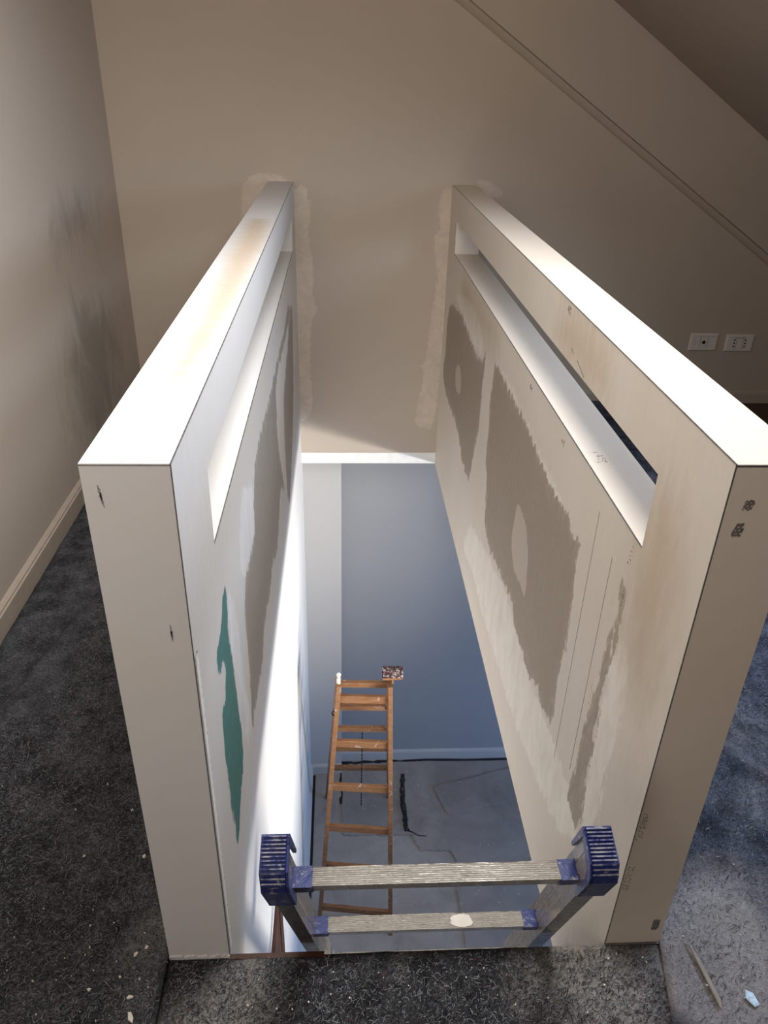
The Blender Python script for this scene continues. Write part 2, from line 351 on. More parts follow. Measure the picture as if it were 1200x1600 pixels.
for za, zb in ((0, 0),):
    n_ = 60
    for i in range(n_):
        x0 = XW + (3.2 - XW) * i / n_; x1 = XW + (3.2 - XW) * (i + 1) / n_
        b.quad((x0, Yb, trim_z(x0)), (x1, Yb, trim_z(x1)), (x1, Yb + .036, trim_z(x1)), (x0, Yb + .036, trim_z(x0)))
        b.quad((x0, Yb + .036, trim_z(x0) + G), (x1, Yb + .036, trim_z(x1) + G), (x1, Yb + .006, trim_z(x1) + G), (x0, Yb + .006, trim_z(x0) + G))
b.quad((XW, Yb, ZS), (XW, Yb + .3, ZS), (XR + .1, Yb + .3, ZS), (XR + .1, Yb, ZS))
pts = np.array(b.v)[:, [0, 2]]; b.at['fill'] = umask(pts, POLY['B_fill']); b.at['grime'] = np.full(len(pts), -1.)
struct(b.build('wall_back', M_WALL))
wallbox('painted_sunlit_band', M_WHITE, 0.0, XR, L - .004, L, ZS - .002, -.288)  # white strip paints in the sunlit band at the wall's bottom edge
# left wall of the room with scuffed dirt
b = MB().grid((XW, -2.5, 0), (0, 5.35, 0), (0, 0, 3.2), 160, 100)
P = np.array(b.v)[:, 1:]
b.at['fill'] = np.full(len(P), -.2)
gr = np.maximum(.42 - np.hypot((P[:, 0] - 2.15) / 1.0, (P[:, 1] - .38) / .75), .20 - np.hypot((P[:, 0] - 2.2) / 1.6, (P[:, 1] - .92) / .5))
b.at['grime'] = gr
struct(b.build('wall_left', M_WALLL))
wallbox('wall_right', M_WALL, XE, XE + .05, -2.5, L + .1, -.05, .6)
wallbox('wall_front', M_WALL, XW, XE, -2.55, -2.5, 0, 3.2)
b = MB()
for (x0, x1) in ((XW - .05, XE),): b.quad((x0, -2.5, slope(x0)), (x1, -2.5, slope(x1)), (x1, L + .05, slope(x1)), (x0, L + .05, slope(x0)))
b.quad((XW - .05, -2.5, slope(XW - .05) + .05), (XE, -2.5, slope(XE) + .05), (XE, L + .05, slope(XE) + .05), (XW - .05, L + .05, slope(XW - .05) + .05))
struct(b.build('ceiling', M_CEIL))
# floor slab with the stair opening
b = MB(); b.box(XW, XE, -2.5, -.0, ZS, 0); b.box(XR + TR, XE, 0, L, ZS, 0); b.box(XW, -TL, 0, L, ZS, 0)
struct(b.build('floor', M_PARQ))
wallbox('trim_2', M_DOOR, 0.0, .17, -.006, .004, -.03, .008)
# baseboards
def base_profile(name, P0, P1, nrm, h, t, mat):
    prof = [(0, 0), (t, 0), (t, h * .80), (t * .75, h * .84), (t * .75, h * .90), (t * .4, h * .96), (0, h)]
    P0, P1, N = Vector(P0), Vector(P1), Vector(nrm)
    f0 = lambda p: P0 + N * p[0] + Vector((0, 0, p[1])); f1 = lambda p: P1 + N * p[0] + Vector((0, 0, p[1]))
    return struct(MB().prism(prof, f0, f1).build(name, mat))
base_profile('baseboard_left', (XW, -2.5, 0), (XW, L, 0), (1, 0, 0), .085, .018, M_TRIM)
base_profile('baseboard_right', (XR + TR, L, 0), (XE, L, 0), (0, -1, 0), .06, .014, M_TRIM)
base_profile('baseboard_back', (XW, L, 0), (-TL, L, 0), (0, -1, 0), .085, .014, M_TRIM)
# skylight frame in the slope (source of the daylight)
sk = empty('window_1'); struct(sk)
ang = math.atan(.639); T = Matrix.Translation((SKX, SKY, slope(SKX) - .02)) @ Matrix.Rotation(ang, 4, 'Y')
for bb in ((-.52, -.46, -.7, .7), (.46, .52, -.7, .7), (-.46, .46, -.7, -.64), (-.46, .46, .64, .7)):
    MB().box(*bb, -.02, .02, T=T, bev=.004).build('window_frame', M_WHITE, sk)

# lower storey
wallbox('wall_stairwell', M_L, -TL, 0, -.6, 2.87, ZF, ZS)
def attrs0(o, *names):
    for k in names: o.data.attributes.new(k, 'FLOAT', 'POINT').data.foreach_set('value', [-1.0] * len(o.data.vertices))
attrs0(bpy.data.objects['wall_stairwell'], 'bare', 'fill', 'teal', 'spot', 'stain')
o = wallbox('wall_lower_pilaster', M_LOWPIL, -TL, .205, 2.87, 3.1, ZF, ZS)
o = wallbox('wall_lower_back', M_LOWBLUE, .2, 4.5, 2.985, 3.1, ZF, ZS)
wallbox('wall_lower_right', M_LOWBLUE, 4.5, 4.6, -2.5, 3.1, ZF, ZS)
wallbox('wall_lower_front', M_LOWBLUE, -1.6, 4.5, -2.6, -2.5, ZF, ZS)
wallbox('wall_lower_left', M_LOWBLUE, -1.7, -1.6, -2.6, 3.1, ZF, ZS)
wallbox('floor_lower', M_LFLOOR, -1.6, 4.5, -2.5, 3.1, ZF - .05, ZF)
for o in list(C.objects):
    if o.type == 'MESH' and o.data.materials and o.data.materials[0] in (M_WALL, M_WALLL, M_CEIL, M_LOWBLUE, M_LOWPIL):
        for k in ('fill', 'grime'):
            if k not in o.data.attributes: attrs0(o, k)
base_profile('baseboard_lower_left', (0, .80, ZF), (0, 2.87, ZF), (1, 0, 0), .08, .014, M_LOWPIL)
base_profile('baseboard_lower_back', (.2, 2.985, ZF), (4.5, 2.985, ZF), (0, -1, 0), .08, .014, M_LOWPIL)
base_profile('baseboard_lower_front', (0, 2.87, ZF), (.205, 2.87, ZF), (0, -1, 0), .08, .014, M_LOWPIL)
for o in C.objects:
    if o.name.startswith('baseboard_lower'): attrs0(o, 'fill', 'grime')
wallbox('dark_gap_strip', M_BLACK, .014, .030, .9, 2.84, ZF, ZF + .004)  # black strip stands in for the dark shadow gap at the baseboard
dr = empty('door_1', (0, .35, ZF)); struct(dr)
MB().box(.001, .006, -.40, .33, 0, 1.86, bev=.002).build('door_leaf', M_DOOR, dr)
MB().box(.001, .010, .33, .39, 0, 1.90, bev=.002).build('door_casing', M_DOOR, dr)
MB().box(.001, .010, -.40, .33, 1.86, 1.90, bev=.002).build('door_casing', M_DOOR, dr)

# ---------------------------------------------------------------- parapets
def parapet(name, x0, x1, inner, ys, zb, mat, masks, label):
    """hollow rail half wall: panel, slot, top rail; front face at y=0, back at the wall"""
    root = empty(name, ((x0 + x1) / 2, 0, 0)); ox = (x0 + x1) / 2
    ycuts = [0, ys, YB, L]; zc = [zb, S0, S1, 1.0]; b = MB(); res = .012
    def face(x, fine):
        for i in range(3):
            for j in range(3):
                if i == 1 and j == 1: continue
                ny = max(1, int((ycuts[i + 1] - ycuts[i]) / res)) if fine else 1
                nz = max(1, int((zc[j + 1] - zc[j]) / res)) if fine else 1
                b.grid((x, ycuts[i], zc[j]), (0, ycuts[i + 1] - ycuts[i], 0), (0, 0, zc[j + 1] - zc[j]), ny, nz)
    face(x1 if inner > 0 else x0, True); ni = len(b.v); face(x0 if inner > 0 else x1, False)
    nt0 = len(b.v); b.grid((x0, 0, 1), (x1 - x0, 0, 0), (0, L, 0), 10, 230); nt1 = len(b.v)
    b.quad((x0, 0, zb), (x1, 0, zb), (x1, 0, 1), (x0, 0, 1)); b.quad((x0, 0, zb), (x0, L, zb), (x1, L, zb), (x1, 0, zb))
    b.quad((x0, ys, S0), (x1, ys, S0), (x1, YB, S0), (x0, YB, S0)); b.quad((x0, ys, S1), (x0, YB, S1), (x1, YB, S1), (x1, ys, S1))
    b.quad((x0, ys, S0), (x0, ys, S1), (x1, ys, S1), (x1, ys, S0)); b.quad((x0, YB, S0), (x1, YB, S0), (x1, YB, S1), (x0, YB, S1))
    V = np.array(b.v); n = len(V)
    for k in ('bare', 'fill', 'teal', 'spot', 'stain'):
        a = np.full(n, -.2)
        if k in masks: a[:ni] = umask(V[:ni, 1:], masks[k]) * (.3 if k == 'stain' else 1)
        b.at[k] = a
    if 'top' in masks: b.at['stain'][nt0:nt1] = umask(V[nt0:nt1, :2], masks['top'])
    b.v = [(p[0] - ox, p[1], p[2]) for p in b.v]
    body = b.build('plasterboard_body', mat, root)
    tag(root, label, 'half wall')
    # exposed metal corner bead along the arrises (x measured from the root)
    xi = (x1 if inner > 0 else x0) - ox; s = 1 if inner > 0 else -1; wd = .0011; e = .0004
    def bead(y0_, y1_, z0_, z1_, xa=xi):
        MB().box(xa - (wd if s > 0 else e), xa + (e if s > 0 else wd), y0_, y1_, z0_, z1_).build('corner_bead', M_DARKLINE, root)
    bead(-e, wd, .002, 1 - wd); bead(0, L - .02, 1 - wd, 1 + e); bead(ys, YB, S0 - .0016, S0 + e)
    return root, ox
PL, oxL = parapet('left_half_wall', -TL, 0, 1, YL, ZS, M_L,
    dict(bare=POLY['L_bare'], teal=POLY['L_teal'], fill=POLY['L_fill'], top=POLY['T_stain']),
    'white plastered half wall left of the stair opening, teal board patch on its inner face')
PL.name = 'half_wall'
PR, oxR = parapet('right_half_wall', XR, XR + TR, -1, YR, ZS, M_R,
    dict(bare=POLY['R_bare'], fill=POLY['R_fill'][2:], spot=POLY['R_fill'][:2],
         stain=[[(.07, .52), (.20, .55), (.22, .74), (.19, .87), (.10, .86), (.06, .70)], [(.5, .90), (.9, .90), (.8, .97), (.55, .97)], [(1.5, .66), (2.3, .62), (2.3, .72), (1.5, .73)]]),
    'cream plastered half wall right of the stair opening, two large bare board patches inside')
PR.name = 'half_wall'
MB().box(-TL / 2, TL / 2, -.0006, .0, .9975, .9985).build('corner_bead', M_DARKLINE, PL)
MB().box(-TR / 2, TR / 2, -.0006, .0, .9965, .9990).build('corner_bead', M_DARKLINE, PR)
# fraying joint tape strip beside the left post arris
b = MB(); k = 120; random.seed(3)
zz = [.02 + .68 * i / k for i in range(k + 1)]
for i in range(k):
    w0, w1 = [.0155 + .0015 * math.sin(i * 1.9 + q) + random.uniform(-.0008, .0008) for q in (0, 1.3)]
    b.quad((TL / 2 + .0016, .004, zz[i]), (TL / 2 + .0016, .004 + w0, zz[i]), (TL / 2 + .0016, .004 + w0, zz[i + 1]), (TL / 2 + .0016, .004, zz[i + 1]))
    b.quad((TL / 2 + .0016, .004 + w0, zz[i]), (TL / 2 + .0, .0055 + w0, zz[i]), (TL / 2, .0055 + w0, zz[i + 1]), (TL / 2 + .0016, .004 + w0, zz[i + 1]))
    b.quad((TL / 2, .0025, zz[i]), (TL / 2 + .0016, .004, zz[i]), (TL / 2 + .0016, .004, zz[i + 1]), (TL / 2, .0025, zz[i + 1]))
o = b.build('joint_tape', M_WHITE, PL)
M_RIDGE = simple('joint_ridge_grey', (.30, .26, .22), .6)
# vertical board joints: fine ridges of the taped joint between boards (right inner face)
for (y_, z0_, z1_) in ((.415, .05, .70), (.315, .12, .66)):
    MB().box(-TR / 2 - .0006, -TR / 2, y_, y_ + .0012, z0_, z1_).build('joint_ridge', M_RIDGE, PR)
M_SCUFFD = simple('scuff_dark_grey', (.10, .10, .12), .6, var=.5, sc=200)
M_SCUFF = simple('scuff_grey', (.26, .26, .29), .6, var=.5, sc=200)
# scuffs: clusters of chipped marks where the bead shows through
def scuff(root, plane, c, size, n, seed, mat=M_DARKLINE, w=.0012):
    rd = random.Random(seed); b = MB()
    for i in range(n):
        u = c[0] + rd.uniform(-.5, .5) * size[0]; v = c[1] + rd.uniform(-.5, .5) * size[1]
        l = rd.uniform(.25, .8) * w * 4; a = rd.choice((0, .3, 1.5, 1.2)) + rd.uniform(-.3, .3)
        du, dv = math.cos(a) * l, math.sin(a) * l; pu, pv = -math.sin(a) * w * .5, math.cos(a) * w * .5
        q = [(u - du + pu, v - dv + pv), (u - du - pu, v - dv - pv), (u + du * 1.1 - pu * .4, v + dv - pv), (u + du + pu, v + dv * 1.1 + pv * .5)]
        if plane == 'inR': f = lambda p, h: Vector((-TR / 2 - h, p[0], p[1]))
        elif plane == 'front': f = lambda p, h: Vector((p[0], -h, p[1]))
        else: f = lambda p, h: Vector((p[0], p[1], plane + h))
        b.prism(q, lambda p: f(p, -.0003), lambda p: f(p, .0005 + i * 1e-6))
    return b.build('scuff_mark', mat, root)
scuff(PR, 'inR', (.794, .981), (.02, .016), 16, 1); scuff(PR, 'inR', (1.031, .717), (.03, .012), 12, 2)
scuff(PR, 'inR', (.702, .715), (.02, .012), 10, 3); scuff(PR, 'inR', (.243, .712), (.014, .04), 10, 4, w=.0008)
scuff(PR, 'inR', (.239, .63), (.008, .05), 12, 6, w=.001)
for (ya, za, yb_, zb_) in ((.690, .904, .632, .888), (.74, .915, .72, .908)):
    MB().prism([(ya, za), (yb_, zb_), (yb_, zb_ + .0015), (ya, za + .0012)], lambda p: Vector((-TR / 2, p[0], p[1])), lambda p: Vector((-TR / 2 - .0005, p[0], p[1]))).build('scuff_mark', M_DARKLINE, PR)
scuff(PR, S0, (-.02, .55), (.02, .05), 14, 11, w=.0012)
def smudge(cx, cz, w_, h_, lean, seed, mat):
    rd = random.Random(seed); n = 22; P = []
    for i in range(n + 1): t = i / n; P.append((cx - w_ * math.sin(math.pi * t) ** .7 * rd.uniform(.3, 1.2) + lean * t, cz - h_ * t))
    for i in range(n, -1, -1): t = i / n; P.append((cx + .0003 + w_ * math.sin(math.pi * t) ** .7 * rd.uniform(.2, 1.2) + lean * t, cz - h_ * t))
    MB().prism(P, lambda p: Vector((p[0], .0003, p[1])), lambda p: Vector((p[0], -.0003, p[1]))).build('scuff_mark', mat, PL)
smudge(-.0900 - oxL, .972, .0022, .032, .004, 1, M_SCUFF); smudge(-.0885 - oxL, .962, .0010, .012, .001, 2, M_SCUFFD)
smudge(-.0265 - oxL, .762, .0018, .030, .0008, 3, M_SCUFF); smudge(-.0262 - oxL, .752, .0009, .012, .0003, 4, M_SCUFFD)
# perforated bead showing through on the right post
def perf(u0, u1, z0, z1, shear, seed, light=False):
    rd = random.Random(seed); b = MB(); y = -.0006
    ol = []
    for q in range(28):
        t = 2 * math.pi * q / 28; ca, sa = math.cos(t), math.sin(t); kx = 1 / max(abs(ca), abs(sa)) ** .75 * rd.uniform(.72, 1.02)
        ol.append(((u0 + u1) / 2 + shear * (sa + 1) / 2 + (u1 - u0) / 2 * ca * kx, (z0 + z1) / 2 + (z1 - z0) / 2 * sa * kx))
    b.prism(ol, lambda p: Vector((p[0], .0004, p[1])), lambda p: Vector((p[0], y, p[1])), mi=0)
    st = .0056; j = 0; z = z0 + .003
    while z < z1 - .002:
        u = u0 + .003 + (st / 2 if j % 2 else 0) + shear * (z - z0) / (z1 - z0)
        while u < u1 - .002 + shear * (z - z0) / (z1 - z0):
            if True:
                r = .0015
                b.poly([(u + r * math.cos(t), y - .0003, z + r * math.sin(t)) for t in [math.pi * q / 3 for q in range(6)]], mi=1)
            u += st
        z += st * .85; j += 1
    return b.build('perforated_bead', [M_GALV, M_R], PR)
o_ = -oxR
perf(.714 + o_, .729 + o_, .934, .951, .002, 1); perf(.709 + o_, .723 + o_, .893, .917, .003, 2); perf(.771 + o_, .786 + o_, .045, .080, .0, 3)
def dots(u0, u1, z0, z1, seed):
    rd = random.Random(seed); b = MB()
    for q in range(int((z1 - z0) / .0042)):
        for p in range(3):
            if rd.random() < .7:
                u = u0 + (u1 - u0) * (p / 2.5) + (.002 if q % 2 else 0); z = z0 + q * .0042; r = rd.uniform(.0008, .0015)
                b.prism([(u + r * math.cos(t), z + r * math.sin(t)) for t in [math.pi * k / 3 for k in range(6)]], lambda p: Vector((p[0], .0002, p[1])), lambda p: Vector((p[0], -.0004, p[1])))
    return b.build('bead_dimples', M_DARKDIM, PR)
M_DARKDIM = simple('bead_dimple_grey', (.22, .19, .165), .6)
dots(.697 + o_, .706 + o_, .30, .37, 5); dots(.697 + o_, .707 + o_, .165, .235, 6)
MB().box(-TR / 2, TR / 2, -.004, .0, .002, .010).build('shadow_gap_strip', M_DARKLINE, PR)  # base strip coloured dark for the shadow gap at the post foot
# ragged plaster lip at the left post foot
random.seed(5)
top = [(-TL / 2 + TL * i / 24, .010 + random.uniform(-.003, .003)) for i in range(25)]
MB().prism([(-TL / 2, 0), (TL / 2, 0)] + top[::-1], lambda p: Vector((p[0], .0, p[1] + .004)), lambda p: Vector((p[0], -.003, p[1] + .004))).build('plaster_lip', M_L, PL)
for o in PL.children:
    if o.name.startswith('plaster_lip'): attrs0(o, 'bare', 'fill', 'teal', 'spot', 'stain')

# ---------------------------------------------------------------- wall sockets
def socket(name, x, z, kind, label):
    r = empty(name, (x, L, z)); tag(r, label, 'wall socket', None)
    w, h = .070, .043
    prof = [(w, h, 0), (w, h, .005), (w - .006, h - .006, .010), (.047, .032, .010), (.044, .029, .008)]
    b = MB(); k = len(b.v)
    for (a, c, d) in prof: b.v += [(-a, -d, -c), (a, -d, -c), (a, -d, c), (-a, -d, c)]
    for i in range(len(prof) - 1):
        for j in range(4): b.f.append((i * 4 + j, i * 4 + (j + 1) % 4, (i + 1) * 4 + (j + 1) % 4, (i + 1) * 4 + j)); b.mi.append(0)
    b.build('cover_plate', M_PLATE, r)
    MB().box(-.044, .044, -.0085, -.002, -.029, .029, bev=.001).build('insert', M_PLATE, r)
    def disc(cx, cz, rad):
        MB().prism([(cx + rad * math.cos(t), cz + rad * math.sin(t)) for t in [math.pi * q / 6 for q in range(12)]], lambda p: Vector((p[0], -.007, p[1])), lambda p: Vector((p[0], -.0092, p[1]))).build('socket_hole', M_BLACK, r)
    if kind == 'tv':
        disc(0, 0, .009)
        for sx in (-.018, .018): MB().box(sx - .0006, sx + .0006, -.0092, -.008, -.028, .028).build('module_joint', M_BLACK, r)
    else:
        for sx in (-.027, .027):
            for sz in (-.016, 0, .016): disc(sx, sz, .0042)
            MB().box(sx * .62 - .0006, sx * .62 + .0006, -.0092, -.008, -.028, .028).build('module_joint', M_BLACK, r)
        MB().box(-.03, .03, -.0092, -.008, .0265, .028).build('module_joint', M_BLACK, r)
    return r
socket('wall_socket', 1.976, .312, 'tv', 'white wall plate with one round hole, left of the pair on the back wall')
socket('wall_socket', 2.156, .309, 'power', 'white wall plate with two rows of three holes, right of the pair')

# ---------------------------------------------------------------- felt floor covers
def hnoise(x, y, s, seed=0):
    from mathutils import noise
    return np.array([noise.noise(Vector((a * s + seed, b_ * s, seed))) for a, b_ in zip(x, y)])
def felt_sheet(name, outline, x0, x1, y0, y1, z, mat, creases, dusts, label, fib_regions, fib_n, weights, res=.014):
    nx = int((x1 - x0) / res); ny = int((y1 - y0) / res)
    X, Y = np.meshgrid(np.linspace(x0, x1, nx + 1), np.linspace(y0, y1, ny + 1), indexing='ij')
    shape = X.shape; X = X.ravel(); Y = Y.ravel()
    if outline: X = outline(X, Y)
    Z = z + .002 * hnoise(X, Y, 9, 3) + .0018 * hnoise(X, Y, 30, 5)
    for (a, b_, h, wd, sgn) in creases:
        a = np.array(a); b_ = np.array(b_); e = b_ - a; ln = np.linalg.norm(e); e /= ln; nn = np.array([-e[1], e[0]])
        w = np.stack([X, Y], 1) - a; t = w @ e; d = w @ nn + .012 * np.sin(t * 9) + .006 * np.sin(t * 31)
        on = np.clip(t / .05, 0, 1) * np.clip((ln - t) / .05, 0, 1)
        if sgn == 0: Z += h * np.exp(-(d / wd) ** 2) * on
        else: Z += h * on * np.where(d * sgn > 0, np.exp(-np.abs(d) / .12), 0)
    du = np.zeros(len(X))
    for (cx, cy, r, s) in dusts: du += s * np.exp(-((X - cx) ** 2 + (Y - cy) ** 2) / r ** 2)
    b = MB(); b.v = [tuple(p) for p in np.stack([X, Y, Z], 1)]
    for i in range(nx):
        for j in range(ny):
            a = i * (ny + 1) + j; b.f.append((a, a + ny + 1, a + ny + 2, a + 1)); b.mi.append(0)
    # hanging edge (thickness)
    ring = [i * (ny + 1) for i in range(nx + 1)] + [nx * (ny + 1) + j for j in range(1, ny + 1)] + [i * (ny + 1) + ny for i in range(nx - 1, -1, -1)] + [j for j in range(ny - 1, 0, -1)]
    k = len(b.v); b.v += [(b.v[i][0], b.v[i][1], .0005) for i in ring]; n = len(ring)
    for i in range(n): b.f.append((ring[(i + 1) % n], ring[i], k + i, k + (i + 1) % n)); b.mi.append(0)
    b.at['dust'] = np.concatenate([du, np.zeros(n)])
    o = b.build(name, mat, None, smooth=True); tag(o, label, 'floor cover')
    # loose fibres lying on the felt
    F = []; tot = sum((r[1] - r[0]) * (r[3] - r[2]) for r in fib_regions)
    for r in fib_regions:
        m = int(fib_n * (r[1] - r[0]) * (r[3] - r[2]) / tot)
        F.append(np.stack([rng.uniform(r[0], r[1], m), rng.uniform(r[2], r[3], m)], 1))
    Pc = np.concatenate(F); m = len(Pc)
    ix = np.clip(((Pc[:, 0] - x0) / (x1 - x0) * nx).astype(int), 0, nx); iy = np.clip(((Pc[:, 1] - y0) / (y1 - y0) * ny).astype(int), 0, ny)
    zb = Z.reshape(shape)[ix, iy] + (.0015 if outline is None or x0 > -.2 else .003)
    a0 = rng.normal(.5, .9, m); curl = rng.normal(0, 60, m); ln = rng.gamma(3, .0024, m); wd = rng.uniform(.00016, .00042, m)
    K = 4; pts = []; px, py = Pc[:, 0].copy(), Pc[:, 1].copy(); ang = a0.copy(); arch = rng.uniform(0, .0035, m)
    for q in range(K + 1):
        zz = zb + arch * math.sin(math.pi * q / K)
        nxv, nyv = -np.sin(ang), np.cos(ang); ww = wd * (1 if 0 < q < K else .35)
        pts.append((np.stack([px + nxv * ww, py + nyv * ww, zz], 1), np.stack([px - nxv * ww, py - nyv * ww, zz], 1)))
        px += np.cos(ang) * ln / K; py += np.sin(ang) * ln / K; ang += curl * ln / K
    V = np.stack([v for pr in pts for v in pr], 1)  # m, 2(K+1), 3
    base = (np.arange(m) * 2 * (K + 1))[:, None]
    fs = np.concatenate([base + np.array([2 * q, 2 * q + 1, 2 * q + 3, 2 * q + 2])[None] for q in range(K)], 0)
    mi = np.tile(rng.choice(6, m, p=weights), K)
    me = bpy.data.meshes.new('loose_fibres'); me.vertices.add(m * 2 * (K + 1)); me.vertices.foreach_set('co', V.ravel())
    nf = len(fs); me.loops.add(nf * 4); me.loops.foreach_set('vertex_index', fs.ravel().astype(np.int32))
    me.polygons.add(nf); me.polygons.foreach_set('loop_start', np.arange(nf, dtype=np.int32) * 4)
    for mm in FIB: me.materials.append(mm)
    me.polygons.foreach_set('material_index', mi.astype(np.int32)); me.update(); me.validate()
    fo = bpy.data.objects.new('loose_fibres', me); C.objects.link(fo); fo.parent = o; fo['kind'] = 'stuff'
    return o
def left_edge(Y): return np.clip(-.65 + .244 * (Y - .649), XW + .03, -.35) + .006 * np.sin(Y * 11) + .003 * np.sin(Y * 37)
felt_sheet('felt_sheet', None, XW + .02, -.1115, -.6, L - .02, .007, M_FELTL,
    [((-.74, .9), (-.60, 1.50), .006, .02, 0)], [],
    'charcoal felt floor cover running along the left room wall beneath the overlapping sheet',
    [(-.735, -.40, .4, 1.6), (-.72, -.25, 1.6, 2.7)], 22000, (.34, .30, .28, .05, .02, .01))
felt_sheet('felt_sheet', lambda X, Y: left_edge(Y) + (-.1105 - left_edge(Y)) * (X - (XW + .02)) / (-.1105 - XW - .02), XW + .02, -.1105, -.6, 2.2, .019, M_FELTL,
    [((-.22, .55), (-.33, 1.05), .010, .018, 0), ((-.5, .1), (-.3, .6), .004, .03, 0)],
    [(-.14, .03, .06, .55), (-.16, -.1, .06, .3)],
    'overlapping charcoal felt sheet strewn with plaster chips, outside the left half wall',
    [(-.64, -.115, -.35, .6), (-.52, -.115, .6, 1.3)], 70000, (.34, .30, .28, .05, .02, .01))
felt_sheet('felt_sheet', lambda X, Y: X, -.1095, .800, -.6, -.001, .007, M_FELTC,
    [((.3, -.05), (.9, -.08), .003, .03, 0)], [(.62, -.02, .12, .35), (-.02, -.14, .10, .45), (.72, -.10, .10, .45), (.05, -.02, .05, .3)],
    'dusty grey felt strip across the front edge of the stair opening',
    [(-.105, .775, -.30, -.01)], 30000, (.52, .24, .17, .04, .015, .015))
felt_sheet('felt_sheet', lambda X, Y: X + np.where(X < .86, 1, 0) * np.clip((.86 - X) / .065, 0, 1) * np.where(Y < 0, Y * .22, 0), .7965, 2.05, -.6, L - .03, .013, M_FELTR,
    [((.82, .16), (1.25, .15), .012, .01, 1), ((1.02, .62), (1.30, .20), .012, .03, 0)],
    [(.83, -.03, .11, .75), (.90, -.08, .10, .6), (.95, .07, .10, .4), (1.0, .5, .25, .2)],
    'blue-grey felt floor cover beside the right half wall, dusty near the post',
    [(.80, 1.5, -.35, .9), (.80, 2.0, .9, 2.7)], 60000, (.56, .22, .17, .02, .015, .015))

# debris
def chip(x, y, r, h, seed, mat, label, name='plaster_chip', cat='debris', zb=.014, el=1.0, rot=0):
    rd = random.Random(seed); n = rd.choice((5, 6, 7))
    p = [(r * rd.uniform(.6, 1.1) * math.cos(t) * el, r * rd.uniform(.6, 1.1) * math.sin(t)) for t in [2 * math.pi * (q + rd.uniform(-.2, .2)) / n for q in range(n)]]
    c, s = math.cos(rot), math.sin(rot); tl = rd.uniform(-.1, .1)
    o = MB().prism(p, lambda q: Vector((c * q[0] - s * q[1], s * q[0] + c * q[1], q[0] * tl)), lambda q: Vector((.85 * (c * q[0] - s * q[1]), .85 * (s * q[0] + c * q[1]), h + q[0] * tl))).build(name, mat)
    o.location = (x, y, zb); return tag(o, label, cat)
CH = [
 (-.195, .201, .0048, .0030, 1, 1.0, 'cream angular plaster chip on the felt close to the left post'),
 (-.150, .012, .0042, .0028, 2, 1.0, 'white plaster chip by the foot of the left post'),
 (-.166, .000, .0040, .0022, 3, 1.6, 'pale plaster flake at the seam left of the left post foot'),
 (-.150, -.108, .0055, .0022, 4, 2.2, 'long white flake at the bottom edge left of the felt seam'),
 (-.160, -.075, .0040, .0020, 5, 1.8, 'curled white plaster paring on the left felt cover'),
 (-.315, .205, .0030, .0020, 6, 1.0, 'small white chip in the middle of the left felt cover'),
 (-.232, -.060, .0036, .0022, 7, 1.2, 'white chip on the left felt below the post foot'),
 (-.245, .315, .0034, .0022, 8, 1.0, 'upper white crumb of the pair beside the left half wall'),
 (-.185, -.040, .0030, .0020, 9, 1.0, 'small chip on the felt just left of the seam'),
]
for (x, y, r, h, s, el, lab) in CH: chip(x, y, r, h, s, M_CHIP, lab, zb=.0235, el=el, rot=s * 1.3)
chip(.918, -.112, .012, .0015, 21, M_SCRAP, 'crumpled blue and white plastic scrap at the bottom right', 'plastic_scrap', zb=.018, el=1.5, rot=1.9)
sl = MB().prism([(-.004, -.065), (.006, -.05), (.007, .02), (.001, .065), (-.002, .03)], lambda p: Vector((p[0], p[1], 0)), lambda p: Vector((p[0] * .7, p[1], .0022))).build('wood_splinter', simple('raw_splinter', (.32, .27, .22), .7))
sl.location = (.852, -.065, .018); sl.rotation_euler[2] = .12
tag(sl, 'long pale wood splinter on the dusty felt right of the right post', 'debris')

b = MB(); rd = random.Random(12)
for i in range(130):
    reg = rd.choice(((-.6, -.12, -.2, .8), (-.4, -.12, -.2, .1), (-.1, .77, -.15, -.02), (.82, 1.3, -.15, .6), (.82, 1.1, -.15, .1)))
    x, y = rd.uniform(*reg[:2]), rd.uniform(*reg[2:]); r = rd.uniform(.0005, .0014); z = .0235 if x < -.11 else (.0125 if x < .8 else .018)
    b.box(x - r, x + r * rd.uniform(.5, 1.3), y - r, y + r, z, z + r * 1.5)
tag(b.build('plaster_crumbs', M_CHIP), 'tiny white plaster crumbs scattered over the felt covers', 'debris', kind='stuff')

